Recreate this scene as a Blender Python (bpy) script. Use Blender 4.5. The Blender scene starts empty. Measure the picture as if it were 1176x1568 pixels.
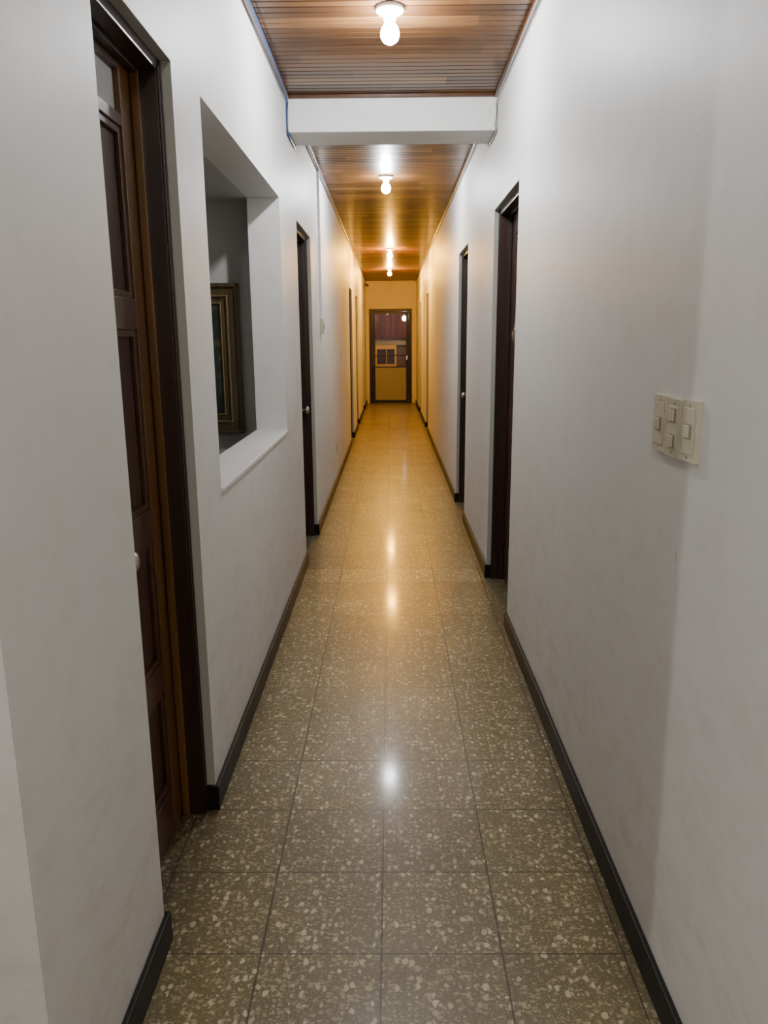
import bpy, math, random
from mathutils import Vector, Matrix
random.seed(4)
scene = bpy.context.scene

# ------------------------------------------------------------------ materials
def new_mat(name):
    m = bpy.data.materials.new(name); m.use_nodes = True
    nt = m.node_tree; b = nt.nodes['Principled BSDF']
    return m, nt, b
def N(nt, t, **kw):
    n = nt.nodes.new(t)
    for k, v in kw.items(): setattr(n, k, v)
    return n
def L(nt, a, b): nt.links.new(a, b)
def M(nt, op, a, b=None, c=None):
    n = N(nt, 'ShaderNodeMath', operation=op)
    for i, v in enumerate((a, b, c)):
        if v is None: continue
        if isinstance(v, (int, float)): n.inputs[i].default_value = v
        else: L(nt, v, n.inputs[i])
    return n.outputs[0]
def mixc(nt, f, a, b, mode='MIX'):
    n = N(nt, 'ShaderNodeMix', data_type='RGBA', blend_type=mode)
    for s, v in (('Factor', f), ('A', a), ('B', b)):
        i = [q for q in n.inputs if q.name == s and q.enabled][0]
        if isinstance(v, (int, float)): i.default_value = v
        elif isinstance(v, tuple): i.default_value = (*v, 1)
        else: L(nt, v, i)
    return [o for o in n.outputs if o.enabled][0]
def ramp(nt, f, stops):
    n = N(nt, 'ShaderNodeValToRGB'); e = n.color_ramp.elements
    while len(e) < len(stops): e.new(.5)
    for i, (p, c) in enumerate(stops):
        e[i].position = p; e[i].color = (*c, 1)
    L(nt, f, n.inputs[0]); return n.outputs[0]
def objco(nt):
    return N(nt, 'ShaderNodeTexCoord').outputs['Object']
def mapping(nt, v, scale=(1,1,1), loc=(0,0,0)):
    n = N(nt, 'ShaderNodeMapping'); n.inputs['Scale'].default_value = scale
    n.inputs['Location'].default_value = loc; L(nt, v, n.inputs['Vector']); return n.outputs[0]
def noise(nt, v, scale, detail=3, rough=.5):
    n = N(nt, 'ShaderNodeTexNoise'); n.inputs['Scale'].default_value = scale
    n.inputs['Detail'].default_value = detail; n.inputs['Roughness'].default_value = rough
    L(nt, v, n.inputs['Vector']); return n
def bump(nt, b, h, s, d):
    n = N(nt, 'ShaderNodeBump'); n.inputs['Strength'].default_value = s
    n.inputs['Distance'].default_value = d; L(nt, h, n.inputs['Height'])
    L(nt, n.outputs[0], b.inputs['Normal']); return n

def mat_plain(name, col, rough=.5, metal=0., spec=.5):
    m, nt, b = new_mat(name)
    v = objco(nt); n = noise(nt, v, 30, 2)
    c = mixc(nt, n.outputs[0], tuple(x*.9 for x in col), tuple(min(1, x*1.08) for x in col))
    L(nt, c, b.inputs['Base Color'])
    b.inputs['Roughness'].default_value = rough; b.inputs['Metallic'].default_value = metal
    b.inputs['Specular IOR Level'].default_value = spec
    return m
def mat_emit(name, col, s):
    m, nt, b = new_mat(name)
    b.inputs['Base Color'].default_value = (.8, .8, .8, 1)
    b.inputs['Emission Color'].default_value = (*col, 1)
    b.inputs['Emission Strength'].default_value = s
    return m
def mat_plaster(name, col):
    m, nt, b = new_mat(name); v = objco(nt)
    n1 = noise(nt, v, 1.3, 4); n2 = noise(nt, v, 9, 5, .6)
    c = mixc(nt, n1.outputs[0], tuple(x*.95 for x in col), tuple(min(1, x*1.03) for x in col))
    sm = ramp(nt, n2.outputs[0], [(.3, (.96,.95,.93)), (.5, (1,1,1))])
    c = mixc(nt, 1.0, c, sm, 'MULTIPLY')
    s = N(nt, 'ShaderNodeSeparateXYZ'); L(nt, v, s.inputs[0])
    low = M(nt, 'MAXIMUM', M(nt, 'SUBTRACT', 1.0, M(nt, 'DIVIDE', s.outputs[2], 1.4)), 0.0)
    n5 = noise(nt, mapping(nt, v, (3, 3, 9)), 2.0, 5, .7)
    sc = M(nt, 'MULTIPLY', M(nt, 'MAXIMUM', M(nt, 'SUBTRACT', n5.outputs[0], .48), 0.0), M(nt, 'MULTIPLY', low, 1.5))
    c = mixc(nt, sc, c, (.42, .38, .31))
    # small chips and short scratches
    vo = N(nt, 'ShaderNodeTexVoronoi'); vo.inputs['Scale'].default_value = 4.
    L(nt, v, vo.inputs['Vector'])
    dot = M(nt, 'LESS_THAN', vo.outputs['Distance'], .022)
    v2 = N(nt, 'ShaderNodeTexVoronoi'); v2.inputs['Scale'].default_value = 3.2
    L(nt, mapping(nt, v, (1.0, 2.2, .35), (3.1, 1.7, .4)), v2.inputs['Vector'])
    scr = M(nt, 'LESS_THAN', v2.outputs['Distance'], .016)
    c = mixc(nt, M(nt, 'MULTIPLY', M(nt, 'MAXIMUM', dot, scr), .6), c, (.22, .20, .17))
    L(nt, c, b.inputs['Base Color']); b.inputs['Roughness'].default_value = .5
    b.inputs['Specular IOR Level'].default_value = .35
    n3 = noise(nt, v, 60, 4, .6); n4 = noise(nt, v, 5, 2)
    bump(nt, b, M(nt, 'ADD', M(nt, 'MULTIPLY', n3.outputs[0], .15), n4.outputs[0]), .18, .010)
    return m
def mat_wood(name, c1, c2, rough=.3, axis='z', coat=.3):
    m, nt, b = new_mat(name); v = objco(nt)
    sc = {'z': (30, 30, 1.5), 'x': (1.5, 30, 30), 'y': (30, 1.5, 30)}[axis]
    n = noise(nt, mapping(nt, v, sc), 1.0, 6, .6)
    c = ramp(nt, n.outputs[0], [(.3, c1), (.7, c2)])
    L(nt, c, b.inputs['Base Color']); b.inputs['Roughness'].default_value = rough
    b.inputs['Coat Weight'].default_value = coat; b.inputs['Coat Roughness'].default_value = .2
    bump(nt, b, n.outputs[0], .15, .003)
    return m

PLANK = .055
def mat_ceiling():
    m, nt, b = new_mat('varnished_ceiling_wood'); v = objco(nt)
    s = N(nt, 'ShaderNodeSeparateXYZ'); L(nt, v, s.inputs[0])
    row = M(nt, 'FLOOR', M(nt, 'DIVIDE', s.outputs[1], PLANK*2))
    w0 = N(nt, 'ShaderNodeTexWhiteNoise', noise_dimensions='1D'); L(nt, row, w0.inputs['W'])
    xs = M(nt, 'FLOOR', M(nt, 'ADD', M(nt, 'MULTIPLY', s.outputs[0], .9), M(nt, 'MULTIPLY', w0.outputs[0], 5.)))
    cv = N(nt, 'ShaderNodeCombineXYZ'); L(nt, row, cv.inputs[0]); L(nt, xs, cv.inputs[1])
    w = N(nt, 'ShaderNodeTexWhiteNoise', noise_dimensions='2D'); L(nt, cv.outputs[0], w.inputs['Vector'])
    n = noise(nt, mapping(nt, v, (2.5, 45, 10)), 1.0, 6, .65)
    f = M(nt, 'ADD', M(nt, 'MULTIPLY', w.outputs[0], .6), M(nt, 'MULTIPLY', n.outputs[0], .4))
    c = ramp(nt, f, [(.1, (.036,.014,.004)), (.45, (.075,.031,.009)), (.7, (.128,.057,.017)), (.95, (.27,.135,.043))])
    # dark bead grooves between the boards
    fr = M(nt, 'FRACT', M(nt, 'DIVIDE', s.outputs[1], PLANK))
    gr = M(nt, 'LESS_THAN', M(nt, 'MINIMUM', fr, M(nt, 'SUBTRACT', 1.0, fr)), .085)
    c = mixc(nt, M(nt, 'MULTIPLY', gr, .6), c, (.018, .007, .003))
    L(nt, c, b.inputs['Base Color'])
    b.inputs['Roughness'].default_value = .45
    b.inputs['Specular IOR Level'].default_value = .25
    b.inputs['Coat Weight'].default_value = .28; b.inputs['Coat Roughness'].default_value = .14
    bump(nt, b, n.outputs[0], .2, .002)
    return m

TILE = .30
def mat_floor():
    m, nt, b = new_mat('terrazzo_tiles'); v = objco(nt)
    s = N(nt, 'ShaderNodeSeparateXYZ'); L(nt, v, s.inputs[0])
    u = M(nt, 'DIVIDE', M(nt, 'ADD', s.outputs[0], .031), TILE)
    w = M(nt, 'DIVIDE', M(nt, 'SUBTRACT', s.outputs[1], 1.626), TILE)
    def edge(a):
        f = M(nt, 'FRACT', a)
        return M(nt, 'MINIMUM', f, M(nt, 'SUBTRACT', 1.0, f))
    # the replaced row of tiles under the beam has wider joints and is lighter
    near = M(nt, 'LESS_THAN', M(nt, 'ABSOLUTE', M(nt, 'SUBTRACT', w, 10.45)), .6)
    rowm = M(nt, 'LESS_THAN', M(nt, 'ABSOLUTE', M(nt, 'SUBTRACT', w, 10.5)), .5)
    nj = noise(nt, v, 25, 3)
    wid = M(nt, 'MULTIPLY', M(nt, 'MULTIPLY', nj.outputs[0], .0145), M(nt, 'ADD', 1.0, near))
    eu = M(nt, 'LESS_THAN', edge(u), M(nt,'MULTIPLY', wid, 1.15)); ew = M(nt, 'LESS_THAN', edge(w), M(nt,'MULTIPLY', wid, .9))
    joint = M(nt, 'MAXIMUM', eu, ew)
    cv = N(nt, 'ShaderNodeCombineXYZ'); L(nt, M(nt, 'FLOOR', u), cv.inputs[0]); L(nt, M(nt, 'FLOOR', w), cv.inputs[1])
    tn = N(nt, 'ShaderNodeTexWhiteNoise', noise_dimensions='2D'); L(nt, cv.outputs[0], tn.inputs['Vector'])
    nw = noise(nt, v, 70, 2)
    wv = N(nt, 'ShaderNodeVectorMath', operation='MULTIPLY_ADD')
    L(nt, nw.outputs['Color'], wv.inputs[0]); wv.inputs[1].default_value = (.015, .015, 0); L(nt, v, wv.inputs[2])
    def chips(scale, thr, keep, stretch=(1,1,1)):
        mp = mapping(nt, wv.outputs[0], stretch)
        vo = N(nt, 'ShaderNodeTexVoronoi', voronoi_dimensions='2D'); vo.inputs['Scale'].default_value = scale
        L(nt, mp, vo.inputs['Vector'])
        sc = N(nt, 'ShaderNodeSeparateColor'); L(nt, vo.outputs['Color'], sc.inputs[0])
        t = M(nt, 'MULTIPLY', M(nt, 'MULTIPLY', sc.outputs[0], thr), M(nt, 'LESS_THAN', sc.outputs[1], keep))
        d = M(nt, 'SUBTRACT', t, vo.outputs['Distance'])
        return M(nt, 'MINIMUM', M(nt, 'MAXIMUM', M(nt, 'MULTIPLY', d, 12), 0.0), 1.0), sc.outputs[2]
    c1, r1 = chips(58, .48, .5, (1, .7, 1))
    c2, r2 = chips(98, .54, .7, (.65, 1, 1))
    c3, r3 = chips(180, .6, .7)
    nb = noise(nt, v, 2.2, 4); nf = noise(nt, v, 220, 3)
    base = mixc(nt, nf.outputs[0], (.132,.103,.042), (.240,.192,.088))
    base = mixc(nt, M(nt,'MULTIPLY',c3,.65), base, (.38,.31,.165))
    base = mixc(nt, M(nt,'MULTIPLY',c2,.72), base, (.47,.395,.225))
    chipc = mixc(nt, r1, (.46,.385,.22), (.72,.64,.43))
    base = mixc(nt, M(nt,'MULTIPLY',c1,.9), base, chipc)
    shade = M(nt, 'ADD', .86, M(nt, 'MULTIPLY', tn.outputs[0], .20))
    shade = M(nt, 'MULTIPLY', shade, M(nt, 'ADD', .78, M(nt, 'MULTIPLY', nb.outputs[0], .44)))
    shade = M(nt, 'MULTIPLY', shade, M(nt, 'ADD', 1.0, M(nt, 'MULTIPLY', rowm, .22)))
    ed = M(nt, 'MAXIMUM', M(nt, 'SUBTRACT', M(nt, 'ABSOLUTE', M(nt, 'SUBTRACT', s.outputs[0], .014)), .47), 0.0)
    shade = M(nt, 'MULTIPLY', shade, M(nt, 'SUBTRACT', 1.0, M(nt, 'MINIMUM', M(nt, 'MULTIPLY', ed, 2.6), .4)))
    sh = N(nt, 'ShaderNodeCombineColor'); [L(nt, shade, sh.inputs[i]) for i in range(3)]
    base = mixc(nt, 1.0, base, sh.outputs[0], 'MULTIPLY')
    base = mixc(nt, M(nt,'MULTIPLY',joint,.85), base, (.045,.034,.017))
    L(nt, base, b.inputs['Base Color'])
    rn = noise(nt, v, 6, 4)
    b.inputs['Specular IOR Level'].default_value = .45
    L(nt, M(nt, 'ADD', .28, M(nt, 'MULTIPLY', rn.outputs[0], .18)), b.inputs['Roughness'])
    b.inputs['Coat Weight'].default_value = .18
    L(nt, M(nt, 'ADD', .05, M(nt, 'MULTIPLY', rn.outputs[0], .12)), b.inputs['Coat Roughness'])
    nl = noise(nt, v, 9, 2)
    h = M(nt, 'SUBTRACT', M(nt, 'MULTIPLY', nl.outputs[0], .9), M(nt, 'MULTIPLY', joint, .25))
    bump(nt, b, h, .38, .006)
    return m

WALL = mat_plaster('white_plaster', (.76, .755, .735))
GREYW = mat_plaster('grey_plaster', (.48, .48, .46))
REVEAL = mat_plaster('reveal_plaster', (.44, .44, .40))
CREAM = mat_plaster('cream_paint', (.70, .58, .30))
OLIVE = mat_plain('olive_panel_paint', (.30, .25, .075), .35)
CEIL = mat_ceiling(); FLOOR = mat_floor()
WOODT = mat_wood('brown_trim_wood', (.05,.018,.008), (.10,.04,.015), .35, 'y')
DFRAME = mat_wood('dark_frame_wood', (.015,.007,.0045), (.042,.017,.009), .38, coat=.12)
DRAIL = mat_wood('door_rail_wood', (.055,.021,.012), (.10,.040,.022), .35, 'x')
DSTILE = mat_wood('amber_lit_stile_wood', (.075,.031,.007), (.19,.085,.018), .3)  # orange light on the stile is put into this lighter wood colour
DPANEL = mat_wood('door_panel_wood', (.038,.016,.010), (.070,.030,.018), .32)
DPANEL1 = mat_wood('brown_panel_wood', (.052,.024,.017), (.090,.042,.029), .3)
BLACKF = mat_plain('black_door_metal', (.006,.006,.007), .4, spec=.3)
BASEB = mat_plain('black_baseboard_paint', (.008,.0075,.007), .45, spec=.3)
PORC = mat_plain('porcelain', (.75,.75,.73), .25)
IVORY = mat_plain('ivory_plastic', (.64,.60,.46), .35)
IVORYD = mat_plain('ivory_plastic_dark', (.30,.26,.18), .4)
WHITEP = mat_plain('white_pvc', (.85,.85,.85), .4)
METAL = mat_plain('brushed_metal', (.6,.58,.55), .25, 1.)
BLUE = mat_plain('blue_cable_pvc', (.02,.07,.22), .4)
GREYC = mat_plain('grey_cable_pvc', (.3,.29,.28), .4)
REDC = mat_plain('red_curtain_cloth', (.10,.016,.005), .9, spec=.1)
DARKR = mat_plain('dark_red_pane', (.05,.010,.004), .5, spec=.2)
ORANGE = mat_plain('orange_window_paint', (.85,.45,.05), .5)
ROOMD = mat_plain('dark_room_paint', (.13,.065,.022), .6)
TANP = mat_plain('tan_cabinet_paint', (.36,.25,.10), .5)
COOL = mat_emit('cool_bulb_glass', (.955,.97,1.), 960)
NEARC = mat_emit('fill_bulb_glass', (1.,.95,.87), 830)
WARM = mat_emit('warm_bulb_glass', (1.,.47,.055), 2300)
WARMD = mat_emit('dim_warm_bulb_glass', (1.,.50,.12), 1100)
ROOML = mat_emit('room_bulb_glass', (.98,.98,1.), 1150)
ENDL = mat_emit('end_room_bulb_glass', (1.,.95,.85), 140)
def mat_glass():
    m, nt, b = new_mat('pane_glass'); v = objco(nt); n = noise(nt, v, 4, 2)
    b.inputs['Base Color'].default_value = (.9,.9,.88,1)
    b.inputs['Transmission Weight'].default_value = 1.; b.inputs['IOR'].default_value = 1.45
    L(nt, M(nt,'MULTIPLY', n.outputs[0], .03), b.inputs['Roughness']); return m
GLASS = mat_glass()
FROST = mat_plain('frosted_glass', (.75,.78,.80), .15)
def mat_painting():
    m, nt, b = new_mat('dark_painting'); v = objco(nt)
    n = noise(nt, v, 9, 5, .6)
    c = ramp(nt, n.outputs[0], [(.35, (.022,.026,.023)), (.55, (.045,.052,.04)), (.66, (.13,.095,.035)), (.75,(.26,.17,.06))])
    L(nt, c, b.inputs['Base Color']); b.inputs['Roughness'].default_value = .2; return m
PAINT = mat_painting()
GOLD = mat_wood('bronze_frame', (.045,.031,.015), (.11,.078,.037), .3)
GOLDL = mat_plain('gold_fillet', (.30,.21,.085), .35, .5)

# ------------------------------------------------------------------ mesh builder
class B:
    def __init__(s, name): s.name=name; s.v=[]; s.f=[]; s.fm=[]; s.fs=[]; s.mats=[]
    def mi(s, m):
        if m not in s.mats: s.mats.append(m)
        return s.mats.index(m)
    def box(s, x0,x1,y0,y1,z0,z1, m):
        x0,x1=sorted((x0,x1)); y0,y1=sorted((y0,y1)); z0,z1=sorted((z0,z1))
        o=len(s.v); s.v += [(x,y,z) for x in (x0,x1) for y in (y0,y1) for z in (z0,z1)]
        for q in ((0,1,3,2),(4,6,7,5),(0,4,5,1),(2,3,7,6),(0,2,6,4),(1,5,7,3)):
            s.f.append([o+i for i in q]); s.fm.append(s.mi(m)); s.fs.append(False)
        return s
    def lathe(s, prof, c, m, axis='z', seg=28, sign=1):
        o=len(s.v)
        for r,h in prof:
            h*=sign
            for k in range(seg):
                a=2*math.pi*k/seg; p=(r*math.cos(a), r*math.sin(a))
                d={'z':(p[0],p[1],h),'x':(h,p[0],p[1]),'y':(p[0],h,p[1])}[axis]
                s.v.append((c[0]+d[0],c[1]+d[1],c[2]+d[2]))
        for i in range(len(prof)-1):
            for k in range(seg):
                k2=(k+1)%seg
                s.f.append([o+i*seg+k,o+i*seg+k2,o+(i+1)*seg+k2,o+(i+1)*seg+k]); s.fm.append(s.mi(m)); s.fs.append(True)
        s.f.append([o+k for k in range(seg)]); s.fm.append(s.mi(m)); s.fs.append(False)
        e=o+(len(prof)-1)*seg
        s.f.append([e+k for k in range(seg)]); s.fm.append(s.mi(m)); s.fs.append(False)
        return s
    def tube(s, pts, r, m, seg=8):
        pts=[Vector(p) for p in pts]; o=len(s.v)
        for i,p in enumerate(pts):
            d=(pts[min(i+1,len(pts)-1)]-pts[max(i-1,0)]).normalized()
            a=d.cross(Vector((0,0,1)));
            if a.length<.05: a=d.cross(Vector((1,0,0)))
            a.normalize(); b2=d.cross(a)
            for k in range(seg):
                t=2*math.pi*k/seg; s.v.append(tuple(p+a*r*math.cos(t)+b2*r*math.sin(t)))
        for i in range(len(pts)-1):
            for k in range(seg):
                k2=(k+1)%seg
                s.f.append([o+i*seg+k,o+i*seg+k2,o+(i+1)*seg+k2,o+(i+1)*seg+k]); s.fm.append(s.mi(m)); s.fs.append(True)
        s.f.append([o+k for k in range(seg)]); s.fm.append(s.mi(m)); s.fs.append(False)
        e=o+(len(pts)-1)*seg; s.f.append([e+k for k in range(seg)]); s.fm.append(s.mi(m)); s.fs.append(False)
        return s
    def done(s, bevel=0):
        me=bpy.data.meshes.new(s.name); me.from_pydata(s.v,[],s.f)
        for m in s.mats: me.materials.append(m)
        for p,mi,sm in zip(me.polygons,s.fm,s.fs): p.material_index=mi; p.use_smooth=sm
        import bmesh
        bm=bmesh.new(); bm.from_mesh(me); bmesh.ops.recalc_face_normals(bm, faces=bm.faces); bm.to_mesh(me); bm.free()
        ob=bpy.data.objects.new(s.name, me); scene.collection.objects.link(ob)
        if bevel:
            md=ob.modifiers.new('bevel','BEVEL'); md.width=bevel; md.segments=2; md.limit_method='ANGLE'; md.angle_limit=math.radians(50)
        return ob

# ------------------------------------------------------------------ layout
XL, XR = -.577, .605
TH = .17
ZC = 2.82; ZD = 2.22
YEND = 18.6; YB = -2.6; YL0 = 1.06
left_open = [(1.66,2.24),(5.02,5.85),(11.15,11.98),(13.2,14.0),(16.2,17.0)]
right_open = [(3.84,4.72),(6.26,7.07),(12.6,13.4),(15.6,16.4)]
PT = (2.56,4.27,1.0,2.22)

B('floor').box(-3.6, 1.6, YB-.2, 23, -.1, 0, FLOOR).done()

w=B('wall_left'); y=YL0
for a,b_ in left_open+[(YEND,None)]:
    if y < PT[0] < a:
        w.box(XL-TH,XL,y,PT[0],0,ZC,WALL)
        w.box(XL-TH,XL,PT[0],PT[1],0,PT[2],WALL); w.box(XL-TH,XL,PT[0],PT[1],PT[3],ZC,WALL)
        w.box(XL-TH,XL,PT[1],a,0,ZC,WALL)
    else: w.box(XL-TH,XL,y,a,0,ZC,WALL)
    if b_ is None: break
    w.box(XL-TH,XL,a,b_,ZD,ZC,WALL); y=b_
w.done()
w=B('wall_right'); y=YB
for a,b_ in right_open+[(YEND,None)]:
    w.box(XR,XR+TH,y,a,0,ZC,WALL)
    if b_ is None: break
    w.box(XR,XR+TH,a,b_,ZD,ZC,WALL); y=b_
w.done()
B('wall_vestibule').box(-3.6,XL-TH,YL0,YL0+.15,0,ZC,WALL).done()
B('wall_vestibule_side').box(-3.75,-3.6,YB,YL0+.15,0,ZC,WALL).done()
B('wall_back').box(-3.75,XR+TH,YB-.15,YB,0,ZC,WALL).done()

BH=.085; BT=.014
b1=B('baseboard_left'); y=YL0-BT
for a,b_ in left_open+[(YEND,None)]:
    e=a if b_ is None else a+BT
    b1.box(XL,XL+BT,y,e,0,BH,BASEB)
    if b_ is None: break
    b1.box(XL-.028,XL,a,a+BT,0,BH,BASEB); b1.box(XL-.028,XL,b_-BT,b_,0,BH,BASEB); y=b_-BT
b1.done(.003)
b1=B('baseboard_right'); y=YB
for a,b_ in right_open+[(YEND,None)]:
    e=a if b_ is None else a+BT
    b1.box(XR-BT,XR,y,e,0,BH,BASEB)
    if b_ is None: break
    b1.box(XR,XR+.028,a,a+BT,0,BH,BASEB); b1.box(XR,XR+.028,b_-BT,b_,0,BH,BASEB); y=b_-BT
b1.done(.003)
B('baseboard_vestibule').box(-3.6,XL,YL0-BT,YL0,0,BH,BASEB).done(.003)

def ceiling(x0,x1,y0,y1):
    v=[];f=[]; g=.0055; d=.008
    n=int((y1-y0)/PLANK); prof=[]
    k0=math.floor(y0/PLANK)
    for k in range(k0, k0+n+2):
        a=k*PLANK
        dd = d if k%2==0 else d*.6
        prof += [(a, ZC+dd),(a+g, ZC),(a+PLANK-g, ZC)]
    for (yy,zz) in prof:
        v += [(x0,yy,zz),(x1,yy,zz)]
    for i in range(len(prof)-1):
        f.append([2*i,2*i+1,2*i+3,2*i+2])
    m=len(v); ya,yb=prof[0][0],prof[-1][0]
    v += [(x0,ya,ZC+.12),(x1,ya,ZC+.12),(x0,yb,ZC+.12),(x1,yb,ZC+.12)]
    f.append([m,m+1,m+3,m+2])
    me=bpy.data.meshes.new('ceiling'); me.from_pydata(v,[],f); me.materials.append(CEIL)
    ob=bpy.data.objects.new('ceiling',me); scene.collection.objects.link(ob)
ceiling(-3.75, XR+TH, YB-.15, YEND+.1)

BY0,BY1,BZ = 4.68,4.99,2.63
B('ceiling_beam').box(XL,XR,BY0,BY1,BZ,ZC,WALL).done(.006)
t=B('trim_1')
for a,b_ in ((YL0,BY0),(BY1,YEND)): t.box(XL,XL+.022,a,b_,ZC-.022,ZC,WOODT)
t.done(.004)
t=B('trim_2')
for a,b_ in ((YB,BY0),(BY1,YEND)): t.box(XR-.022,XR,a,b_,ZC-.022,ZC,WOODT)
t.done(.004)
t=B('trim_3')
t.box(XL+.022,XR-.022,BY0-.02,BY0,ZC-.02,ZC,WOODT); t.box(XL+.022,XR-.022,BY1,BY1+.02,ZC-.02,ZC,WOODT); t.done(.004)

B('blue_cable').tube([(XL+.03,.9,ZC-.03),(XL+.028,2.2,ZC-.034),(XL+.03,3.2,ZC-.029),(XL+.028,4.0,ZC-.033),(XL+.02,4.5,ZC-.034),(XL+.012,BY0-.02,ZC-.04),(XL+.008,BY0-.012,ZC-.08),(XL+.006,BY0-.008,BZ+.03),(XL+.006,BY0-.006,BZ-.008),(XL+.007,BY0+.1,BZ-.012),(XL+.008,BY1+.01,BZ-.01),(XL+.010,BY1+.04,BZ+.08),(XL+.028,BY1+.1,ZC-.03),(XL+.03,8,ZC-.03)],.0055,BLUE).done()
B('grey_cable').tube([(XR-.025,2.2,ZC-.034),(XR-.02,3.6,ZC-.032),(XR-.012,4.5,ZC-.035),(XR-.01,BY0-.015,ZC-.06),(XR-.006,BY0-.012,BZ+.09),(XR-.014,BY0-.012,BZ+.03),(XR-.006,BY0+.0,BZ-.01),(XR-.006,BY0+.15,BZ-.012),(XR-.008,BY1+.02,BZ-.008),(XR-.02,BY1+.1,ZC-.035),(XR-.02,8,ZC-.03)],.004,GREYC).done()

# ------------------------------------------------------------------ doors
F0=.030
def make_door(idx, side, y0, y1, style=0, knob=None):
    xw = XL if side<0 else XR
    X = lambda s: xw + side*s
    d=B('door_%d'%idx); fw=.038; g=.003
    f0,f1=F0,.165
    d.box(X(f0),X(f1),y0+g,y0+fw,.002,ZD-g,DFRAME); d.box(X(f0),X(f1),y1-fw,y1-g,.002,ZD-g,DFRAME)
    d.box(X(f0),X(f1),y0+fw,y1-fw,ZD-fw,ZD-.0005,DFRAME)
    for o in (.010,.028):
        d.box(X(f0-.006),X(f0),y0+o,y0+o+.008,.002,ZD-o,DFRAME); d.box(X(f0-.006),X(f0),y1-o-.008,y1-o,.002,ZD-o,DFRAME)
    s0,s1=.075,.098
    d.box(X(s0),X(s1),y0+fw,y0+fw+.012,.002,ZD-fw,DFRAME); d.box(X(s0),X(s1),y1-fw-.012,y1-fw,.002,ZD-fw,DSTILE if style==1 else DFRAME)
    d.box(X(s0),X(s1),y0+fw+.012,y1-fw-.012,ZD-fw-.012,ZD-fw,DFRAME)
    a,b_=y0+fw+.003,y1-fw-.003; l0,l1=.100,.140; top=ZD-fw-.004; sw=.085 if style==1 else .11
    ST = DSTILE if style==1 else DPANEL
    PN = DPANEL1 if style==1 else DPANEL
    d.box(X(l0),X(l1),a,a+sw,.01,top,ST); d.box(X(l0),X(l1),b_-sw,b_,.01,top,ST)
    rails = [(.01,.16),(.475,.565),(.94,1.03),(1.52,1.6),(2.02,2.05),(2.155,top)] if style==1 else [(.01,.22),(.92,1.08),(1.5,1.6),(2.06,top)]
    for r0,r1 in rails: d.box(X(l0),X(l1),a+sw,b_-sw,r0,r1,DRAIL if style==1 else DPANEL)
    for i in range(len(rails)-1):
        z0,z1=rails[i][1],rails[i+1][0]
        if style==1 and i==4: d.box(X(.116),X(.122),a+sw,b_-sw,z0,z1,FROST); continue
        d.box(X(.118),X(.130),a+sw,b_-sw,z0,z1,PN)
        if z1-z0>.15:
            i2=.018; MO=DRAIL if style==1 else DPANEL
            d.box(X(.106),X(.118),a+sw,a+sw+i2,z0,z1,MO); d.box(X(.106),X(.118),b_-sw-i2,b_-sw,z0,z1,MO)
            d.box(X(.106),X(.118),a+sw+i2,b_-sw-i2,z0,z0+i2,MO); d.box(X(.106),X(.118),a+sw+i2,b_-sw-i2,z1-i2,z1,MO)
    if knob:
        ky,kz=knob
        d.lathe([(.028,0),(.028,.006),(.010,.010),(.010,.03),(.018,.036),(.026,.048),(.027,.058),(.022,.068),(.008,.073)],(X(l0),ky,kz),METAL,'x',20,-side)
    return d
make_door(1,-1,*left_open[0],style=1,knob=(1.762,.975)).done(.002)
make_door(2,-1,*left_open[1],knob=(5.72,.985)).done(.002)
for i in (2,3,4): make_door(i+1,-1,*left_open[i],knob=(left_open[i][0]+.11,1.0)).done(.002)
make_door(6,1,*right_open[0],knob=(3.97,1.0)).done(.002)
make_door(7,1,*right_open[1],knob=(6.95,1.0)).done(.002)
for i in (2,3): make_door(i+6,1,*right_open[i],knob=(right_open[i][0]+.11,1.0)).done(.002)

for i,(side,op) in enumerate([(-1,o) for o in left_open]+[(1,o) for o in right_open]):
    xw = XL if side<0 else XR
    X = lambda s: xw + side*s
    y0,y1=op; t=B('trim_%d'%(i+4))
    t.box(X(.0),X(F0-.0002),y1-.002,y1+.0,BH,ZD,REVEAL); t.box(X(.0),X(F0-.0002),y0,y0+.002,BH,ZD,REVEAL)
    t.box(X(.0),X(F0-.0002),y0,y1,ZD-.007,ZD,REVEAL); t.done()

k=B('padlock_with_keys')
kx=XR+.0995; ky=4.30; kz=1.57
k.box(kx-.008,kx,ky-.02,ky+.02,kz-.035,kz+.035,METAL)
k.lathe([(.016,0),(.016,.012),(.012,.016)],(kx-.008,ky,kz),METAL,'x',16,-1)
k.tube([(kx-.03,ky+.014*math.cos(a),kz-.02+.018*math.sin(a)) for a in [i*math.pi/8 for i in range(17)]],.002,METAL)
for j,o in enumerate((-.012,.004,.014)):
    k.box(kx-.034-.003*j,kx-.032-.003*j,ky+o-.009,ky+o+.009,kz-.065,kz-.038,METAL)
    k.box(kx-.034-.003*j,kx-.032-.003*j,ky+o-.003,ky+o+.003,kz-.105+.01*j,kz-.065,METAL)
k.done()

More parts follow.
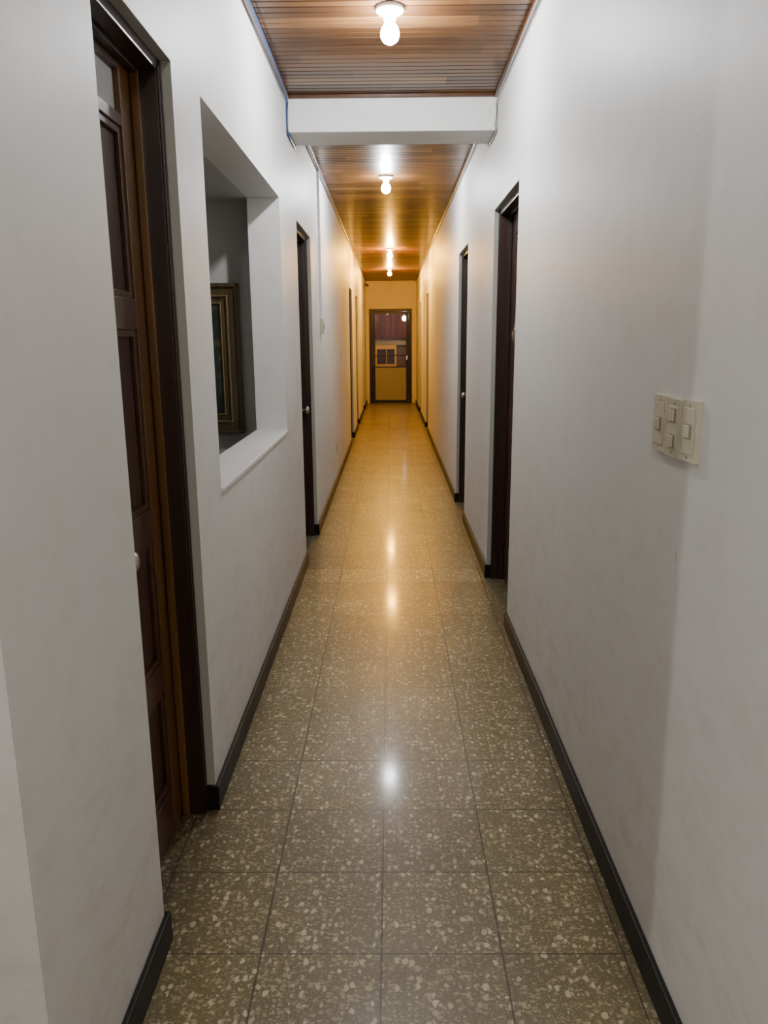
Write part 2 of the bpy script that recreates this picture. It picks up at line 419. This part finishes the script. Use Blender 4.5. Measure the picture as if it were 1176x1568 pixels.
# ------------------------------------------------------------------ pass-through side room
SX=-2.7; SY0=2.45; SY1=4.42
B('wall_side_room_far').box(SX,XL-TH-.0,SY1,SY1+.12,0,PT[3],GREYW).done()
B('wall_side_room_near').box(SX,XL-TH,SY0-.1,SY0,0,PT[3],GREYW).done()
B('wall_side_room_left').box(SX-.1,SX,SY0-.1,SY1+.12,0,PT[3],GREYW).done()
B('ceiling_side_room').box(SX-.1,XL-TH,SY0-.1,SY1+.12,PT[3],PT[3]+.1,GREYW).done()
B('window_sill').box(XL-TH-.006,XL+.008,PT[0]+.001,PT[1]-.001,PT[2]-.014,PT[2]+.004,WALL).done(.003)
fx0,fx1,fz0,fz1=-1.55,-.835,.975,1.80; fy=SY1-.002
p=B('framed_painting')
def ring(x0,x1,z0,z1,wd,ya,yb,m):
    p.box(x0,x1,ya,yb,z1-wd,z1,m); p.box(x0,x1,ya,yb,z0,z0+wd,m)
    p.box(x0,x0+wd,ya,yb,z0+wd,z1-wd,m); p.box(x1-wd,x1,ya,yb,z0+wd,z1-wd,m)
ring(fx0,fx1,fz0,fz1,.022,fy-.045,fy,GOLD)
ring(fx0+.022,fx1-.022,fz0+.022,fz1-.022,.04,fy-.032,fy,GOLD)
ring(fx0+.062,fx1-.062,fz0+.062,fz1-.062,.010,fy-.04,fy,GOLDL)
ring(fx0+.072,fx1-.072,fz0+.072,fz1-.072,.03,fy-.026,fy,GOLD)
ring(fx0+.102,fx1-.102,fz0+.102,fz1-.102,.008,fy-.03,fy,GOLDL)
p.box(fx0+.11,fx1-.11,fy-.018,fy,fz0+.11,fz1-.11,PAINT); p.done(.003)

# ------------------------------------------------------------------ switch plates
s=B('light_switch_panel')
for j,(ya,yb) in enumerate(((1.500,1.578),(1.587,1.664),(1.673,1.750))):
    dz=(0,-.003,-.001)[j]
    z0,z1=1.245+dz,1.368+dz
    s.box(XR-.011,XR,ya,yb,z0,z1,IVORY)
    s.box(XR-.013,XR-.011,ya+.011,yb-.011,z0+.016,z1-.016,IVORY)
    zc0=(z0+z1)/2
    for zc in ((zc0,),(zc0+.027,zc0-.027),(zc0,))[j]:
        s.box(XR-.0145,XR-.013,ya+.022,yb-.022,zc-.015,zc+.015,IVORYD)
        s.box(XR-.019,XR-.0145,ya+.026,yb-.026,zc-.012,zc+.012,IVORY)
    for zc in (z0+.010,z1-.010): s.lathe([(.003,0),(.0028,.0015),(.001,.002)],(XR-.011,(ya+yb)/2,zc),IVORYD,'x',10,-1)
s.done(.0015)

c=B('electrical_conduit'); c.box(XL,XL+.020,6.50,6.525,1.66,ZC-.024,WHITEP)
c.box(XL,XL+.03,6.475,6.55,1.54,1.66,IVORY); c.box(XL+.03,XL+.034,6.495,6.53,1.575,1.625,IVORYD); c.done(.003)
for yy,zz in ((8.0,.38),(9.0,1.32)):
    B('wall_outlet').box(XL,XL+.008,yy-.035,yy+.035,zz-.055,zz+.055,IVORY).box(XL+.008,XL+.011,yy-.02,yy+.02,zz-.03,zz+.03,IVORYD).done(.002)

# ------------------------------------------------------------------ ceiling lamps
def lamp(x,y,mat):
    b=B('ceiling_lamp')
    b.lathe([(.058,0),(.060,-.008),(.056,-.018),(.036,-.024),(.026,-.030),(.026,-.044),(.024,-.048)],(x,y,ZC),PORC)
    b.lathe([(.014,-.048),(.017,-.056),(.027,-.068),(.036,-.084),(.039,-.100),(.036,-.116),(.027,-.129),(.012,-.137),(.002,-.139)],(x,y,ZC),mat)
    b.done()
lamp(.005,3.53,COOL); lamp(-.03,6.86,COOL); lamp(.0,12.1,WARM); lamp(-.01,15.4,WARM)
lamp(-2.75,.15,ROOML); lamp(-.15,-.8,NEARC)  # second one is an unseen fill lamp, added to brighten the near corridor

# ------------------------------------------------------------------ end wall and door
e=B('wall_end'); ex0,ex1=-.47,.475; ED=2.17
e.box(XL-TH,ex0-.03,YEND,YEND+.15,0,ZC,CREAM); e.box(ex1+.03,XR+TH,YEND,YEND+.15,0,ZC,CREAM)
e.box(ex0-.03,ex1+.03,YEND,YEND+.15,ED+.04,ZC,CREAM)
e.box(XL,XR,YEND-.03,YEND,2.19,2.24,CREAM)
e.done(.003)
d=B('door_10'); q=YEND+.02
d.box(ex0-.028,ex0+.05,q,q+.1,.002,ED+.035,BLACKF); d.box(ex1-.05,ex1+.028,q,q+.1,.002,ED+.035,BLACKF)
d.box(ex0+.05,ex1-.05,q,q+.1,ED-.035,ED+.035,BLACKF)
a,b_=ex0+.055,ex1-.055
d.box(a,a+.05,q+.02,q+.06,.01,ED-.04,BLACKF); d.box(b_-.05,b_,q+.02,q+.06,.01,ED-.04,BLACKF)
d.box(a+.05,b_-.05,q+.02,q+.06,.01,.07,BLACKF); d.box(a+.05,b_-.05,q+.02,q+.06,ED-.09,ED-.04,BLACKF)
d.box(a+.05,b_-.05,q+.02,q+.06,.84,.86,BLACKF); d.box(a+.05,b_-.05,q+.025,q+.045,1.11,1.13,BLACKF)
d.box(a+.05,b_-.05,q+.03,q+.05,.07,.84,OLIVE)
d.box(a+.05,b_-.05,q+.038,q+.043,.86,ED-.09,GLASS)
d.box(b_-.05,b_-.02,q-.03,q+.02,1.02,1.12,METAL)
d.done(.003)
RY=21.6
B('wall_room_beyond').box(-1.6,1.6,RY,RY+.1,0,ZC,ROOMD).done()
B('wall_room_beyond_left').box(-1.7,-1.6,YEND+.15,RY,0,ZC,ROOMD).done()
B('wall_room_beyond_right').box(1.6,1.7,YEND+.15,RY,0,ZC,ROOMD).done()
B('ceiling_room_beyond').box(-1.7,1.7,YEND+.15,RY+.1,ZC,ZC+.1,ROOMD).done()
wn=B('window_1'); wx0,wx1,wz0,wz1=-.5,.16,.76,1.34; wy=RY-.05
for xx,ww in ((wx0,.13),(-.12,.02),(wx1-.05,.05)): wn.box(xx,xx+ww,wy,wy+.05,wz0,wz1,ORANGE)
for zz,ww in ((wz0,.07),(1.05,.02),(wz1-.11,.11)): wn.box(wx0,wx1,wy-.005,wy+.045,zz,zz+ww,ORANGE)
wn.box(wx0,wx1,wy+.03,wy+.045,wz0,wz1,DARKR)
wn.box(wx0-.2,.42,wy-.01,wy+.045,wz1,wz1+.16,TANP); wn.done(.004)
cu=B('red_curtain'); n=60; x0=-1.0; x1=.75
for i in range(n+1):
    x=x0+(x1-x0)*i/n; yy=RY-.14+.04*math.sin(i*1.1)+.02*math.sin(i*.37)
    cu.v += [(x,yy,1.51),(x,yy,2.4)]
for i in range(n):
    cu.f.append([2*i,2*i+1,2*i+3,2*i+2]); cu.fm.append(cu.mi(REDC)); cu.fs.append(True)
cu.done()
b=B('pendant_lamp'); px,py=.36,20.6
b.tube([(px,py,2.09),(px,py,ZC)],.004,BLACKF); b.lathe([(.01,0),(.05,-.03),(.06,-.08),(.045,-.13),(.004,-.15)],(px,py,2.1),ENDL); b.done()
b=B('ceiling_lamp'); b.lathe([(.06,0),(.056,-.02),(.03,-.03),(.026,-.05)],(-.3,20.2,ZC),PORC); b.lathe([(.016,-.05),(.033,-.09),(.03,-.115),(.004,-.13)],(-.3,20.2,ZC),WARMD); b.done()

b=B('security_camera'); b.box(XL,XL+.02,17.9,17.96,2.66,2.74,BLACKF)
b.box(XL+.02,XL+.05,17.92,17.94,2.69,2.71,BLACKF); b.lathe([(.03,-.08),(.033,.04),(.03,.06)],(XL+.06,17.9,2.68),BLACKF,'y',18); b.done(.003)

# ------------------------------------------------------------------ world & camera
wd=bpy.data.worlds.new('World'); scene.world=wd; wd.use_nodes=True
wd.node_tree.nodes['Background'].inputs[0].default_value=(.6,.65,.7,1); wd.node_tree.nodes['Background'].inputs[1].default_value=.02
cam=bpy.data.cameras.new('Camera'); co=bpy.data.objects.new('Camera',cam); scene.collection.objects.link(co)
cam.sensor_fit='VERTICAL'; cam.sensor_height=36; cam.sensor_width=27; cam.lens=36*1178/1568
cam.clip_start=.02
pitch=math.atan(264/1178); yaw=12/1207; roll=.0079
fwd=Vector((-math.sin(yaw)*math.cos(pitch), math.cos(yaw)*math.cos(pitch), -math.sin(pitch)))
right=Vector((math.cos(yaw), math.sin(yaw), 0)); up=right.cross(fwd)
r2=right*math.cos(roll)-up*math.sin(roll); u2=up*math.cos(roll)+right*math.sin(roll)
mt=Matrix((r2,u2,-fwd)).transposed().to_4x4(); mt.translation=Vector((0,0,1.49))
co.matrix_world=mt
scene.camera=co
